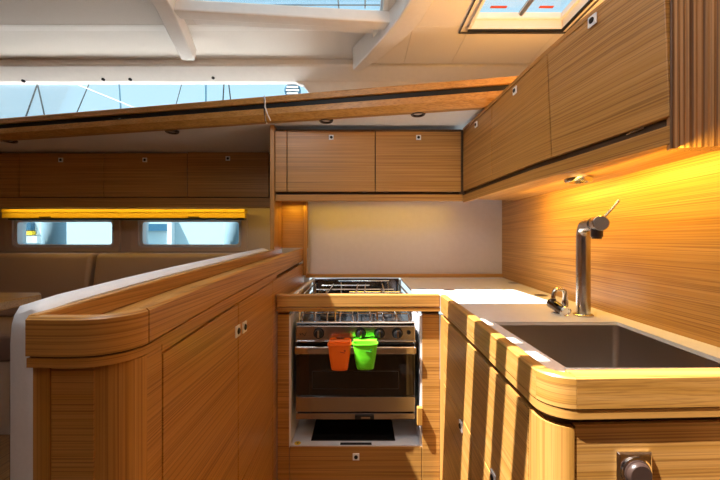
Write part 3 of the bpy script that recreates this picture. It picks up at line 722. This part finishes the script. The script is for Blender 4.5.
se = thing('settee', (-1.6, 2.35, -1.15), 'taupe leather settee base under the hull windows', 'settee')
MB().box(-3.2, -.60, 2.02, 2.55, -.72, -.55).build('seat_cushion', 'taupe', se, bevel=.03, seg=3)
MB().box(-3.2, -.60, 2.04, 2.68, -1.15, -.722).build('seat_base', 'gel', se)
def back(x0_, x1_, label):
    m = MB(); m.loft([[(x, 2.46, -.548),(x,2.535,-.11),(x,2.57,-.095),(x,2.66,-.105),(x,2.67,-.548)] for x in (x0_, x1_)])
    o = m.build('backrest_cushion', 'taupe', bevel=.025, smooth=True, seg=4); tag(o, label, 'cushion', 'taupe backrest cushions under the hull windows')
YB = 2.5
back((-75-360)*YB/F, (87-360)*YB/F, 'taupe leather backrest cushion under the left hull window')
back((91.5-360)*YB/F, (268-360)*YB/F, 'taupe leather backrest cushion under the right hull window')
tb = thing('saloon_table', (-1.9, 1.45, -1.15), 'oak saloon table at the far left edge behind the white bolster', 'table')
MB().prism([(-2.6,1.25),(-1.50,1.25),(-1.44,1.31),(-1.44,1.56),(-1.50,1.62),(-2.6,1.62)], -.285, -.246).build('table_top', 'oak_x', tb, bevel=.006)
MB().box(-2.1, -1.9, 1.36, 1.52, -1.15, -.286).build('pedestal', 'gel', tb, bevel=.01)

# ------------------------------------------------------------------ outside: rigging, neighbour boat, fenders
def spar(name, a, b, r, m_, label, cat, Y=9.0, ext=(1.2, 2.0)):
    A, B = at(a[0], a[1], Y), at(b[0], b[1], Y); d = (B-A)
    o = MB().tube([A-d*ext[0], B+d*ext[1]], r, 8).build(name, m_, smooth=True); tag(o, label, cat)
spar('rigging_stay', (37.5,84), (26.5,115), .017, 'stay', 'dark stay slanting left, outside the cabin window at far left', 'rigging', ext=(.02,3))
spar('rigging_stay', (37.5,84), (44,113.5), .017, 'stay', 'dark stay slanting right, partner of the stay at far left', 'rigging', 9.5, ext=(.02,3))
spar('rigging_stay', (89,84), (78,110), .012, 'stay', 'thin stay between the paired dark stays and the first mast', 'rigging')
spar('mast', (119,84), (120.5,107), .026, 'mastm', 'slender blue grey mast, second from left outside the window', 'mast', 11)
spar('rigging_stay', (76,84), (130,106), .010, 'boatwhite', 'pale wire sloping gently across the sky outside the window', 'rigging', 8.5)
spar('rigging_stay', (182,83), (176.5,103), .010, 'stay', 'thin grey stay in the middle of the cabin window', 'rigging')
spar('mast', (205.5,82), (205.5,100), .040, 'mastm', 'broad blue grey mast right of centre in the cabin window', 'mast', 11)
spar('rigging_stay', (224,82), (223,100), .018, 'stay', 'dark upright shroud just right of the broad mast', 'rigging')
spar('rigging_stay', (228.5,82), (230.5,99), .018, 'stay', 'dark shroud leaning right beside the upright shroud', 'rigging', 9.6)
# round fitting on the side deck beyond the window
rf = thing('deck_fitting', (at(293,0,2.35).x, 2.35, .655), 'round blue grey deck fitting outside the right end of the cabin window', 'fitting')
c = at(293,91.5,2.35)
MB().lathe(c, (0,-1,0), [(.0,0),(.055,0),(.055,.02),(.047,.024),(.045,.010),(.0,.010)], 28).build('rim', 'boatblue', rf, smooth=True)
for dz in (-.022,0,.022):
    hw_ = math.sqrt(.044**2-dz*dz); MB().box(c.x-hw_, c.x+hw_, 2.326, 2.341, c.z+dz-.005, c.z+dz+.005).build('slat', 'boatwhite', rf)
MB().box(c.x-.02, c.x+.02, 2.345, 2.36, .6555, c.z-.03).build('foot', 'boatblue', rf)
nb = thing('neighbour_boat', (-2.5, 4.6, -1.6), 'pale neighbouring boat seen through the hull windows', 'boat')
yn = 4.6; NX = lambda u: (u-360)*yn/F; NZ = lambda v: (240-v)*yn/F
m = MB(); m.prism_x([(yn,-1.6),(yn,NZ(215)),(yn+.3,NZ(212)),(yn+1.5,NZ(212)),(yn+1.5,-1.6)], NX(-60), NX(330)); m.build('hull_side', 'boat', nb)
MB().box(NX(-30), NX(36), yn-.06, yn-.003, NZ(235), NZ(231)).build('yellow_stripe', 'yellow', nb)
MB().box(NX(-30), NX(35), yn-.06, yn-.003, NZ(230), NZ(222)).build('side_window', 'boatblue', nb)
MB().box(NX(-30), NX(44), yn-.10, yn-.003, NZ(243), NZ(236)).build('rubbing_strake', 'boatwhite', nb)
MB().box(NX(130), NX(170), yn-.05, yn-.003, NZ(231), NZ(224)).build('long_window', 'boatblue', nb)
MB().box(NX(170.5), NX(175), yn-.08, yn-.003, NZ(260), NZ(214)).build('white_pillar', 'boatwhite', nb)
def fender(u, r, label):
    Y = 3.05; p = at(u, 235, Y)
    root = thing('fender', (p.x, Y, -.35), label, 'fender', 'fenders hanging outside the hull')
    MB().lathe((p.x,Y,-.35), (0,0,1), [(.0,0),(r*.6,.03),(r,.10),(r,.50),(r*.6,.57),(r*.2,.60)], 20).build('body', 'fender', root, smooth=True)
    MB().tube([(p.x,Y,.245),(p.x,Y,.60)], .008, 8).build('lanyard', 'stay', root)
fender(54, .085, 'grey fender outside the left hull window')
fender(234, .085, 'grey fender outside the right hull window')

struct(MB().box(-2.5, 1.6, 1.275, 1.64, 1.42, 1.60).build('added_sun_block', 'boat', bevel=.03), 'unseen block added above the skylight to shade the worktop')  # added block outside the view, cuts the far edge of the sun patch
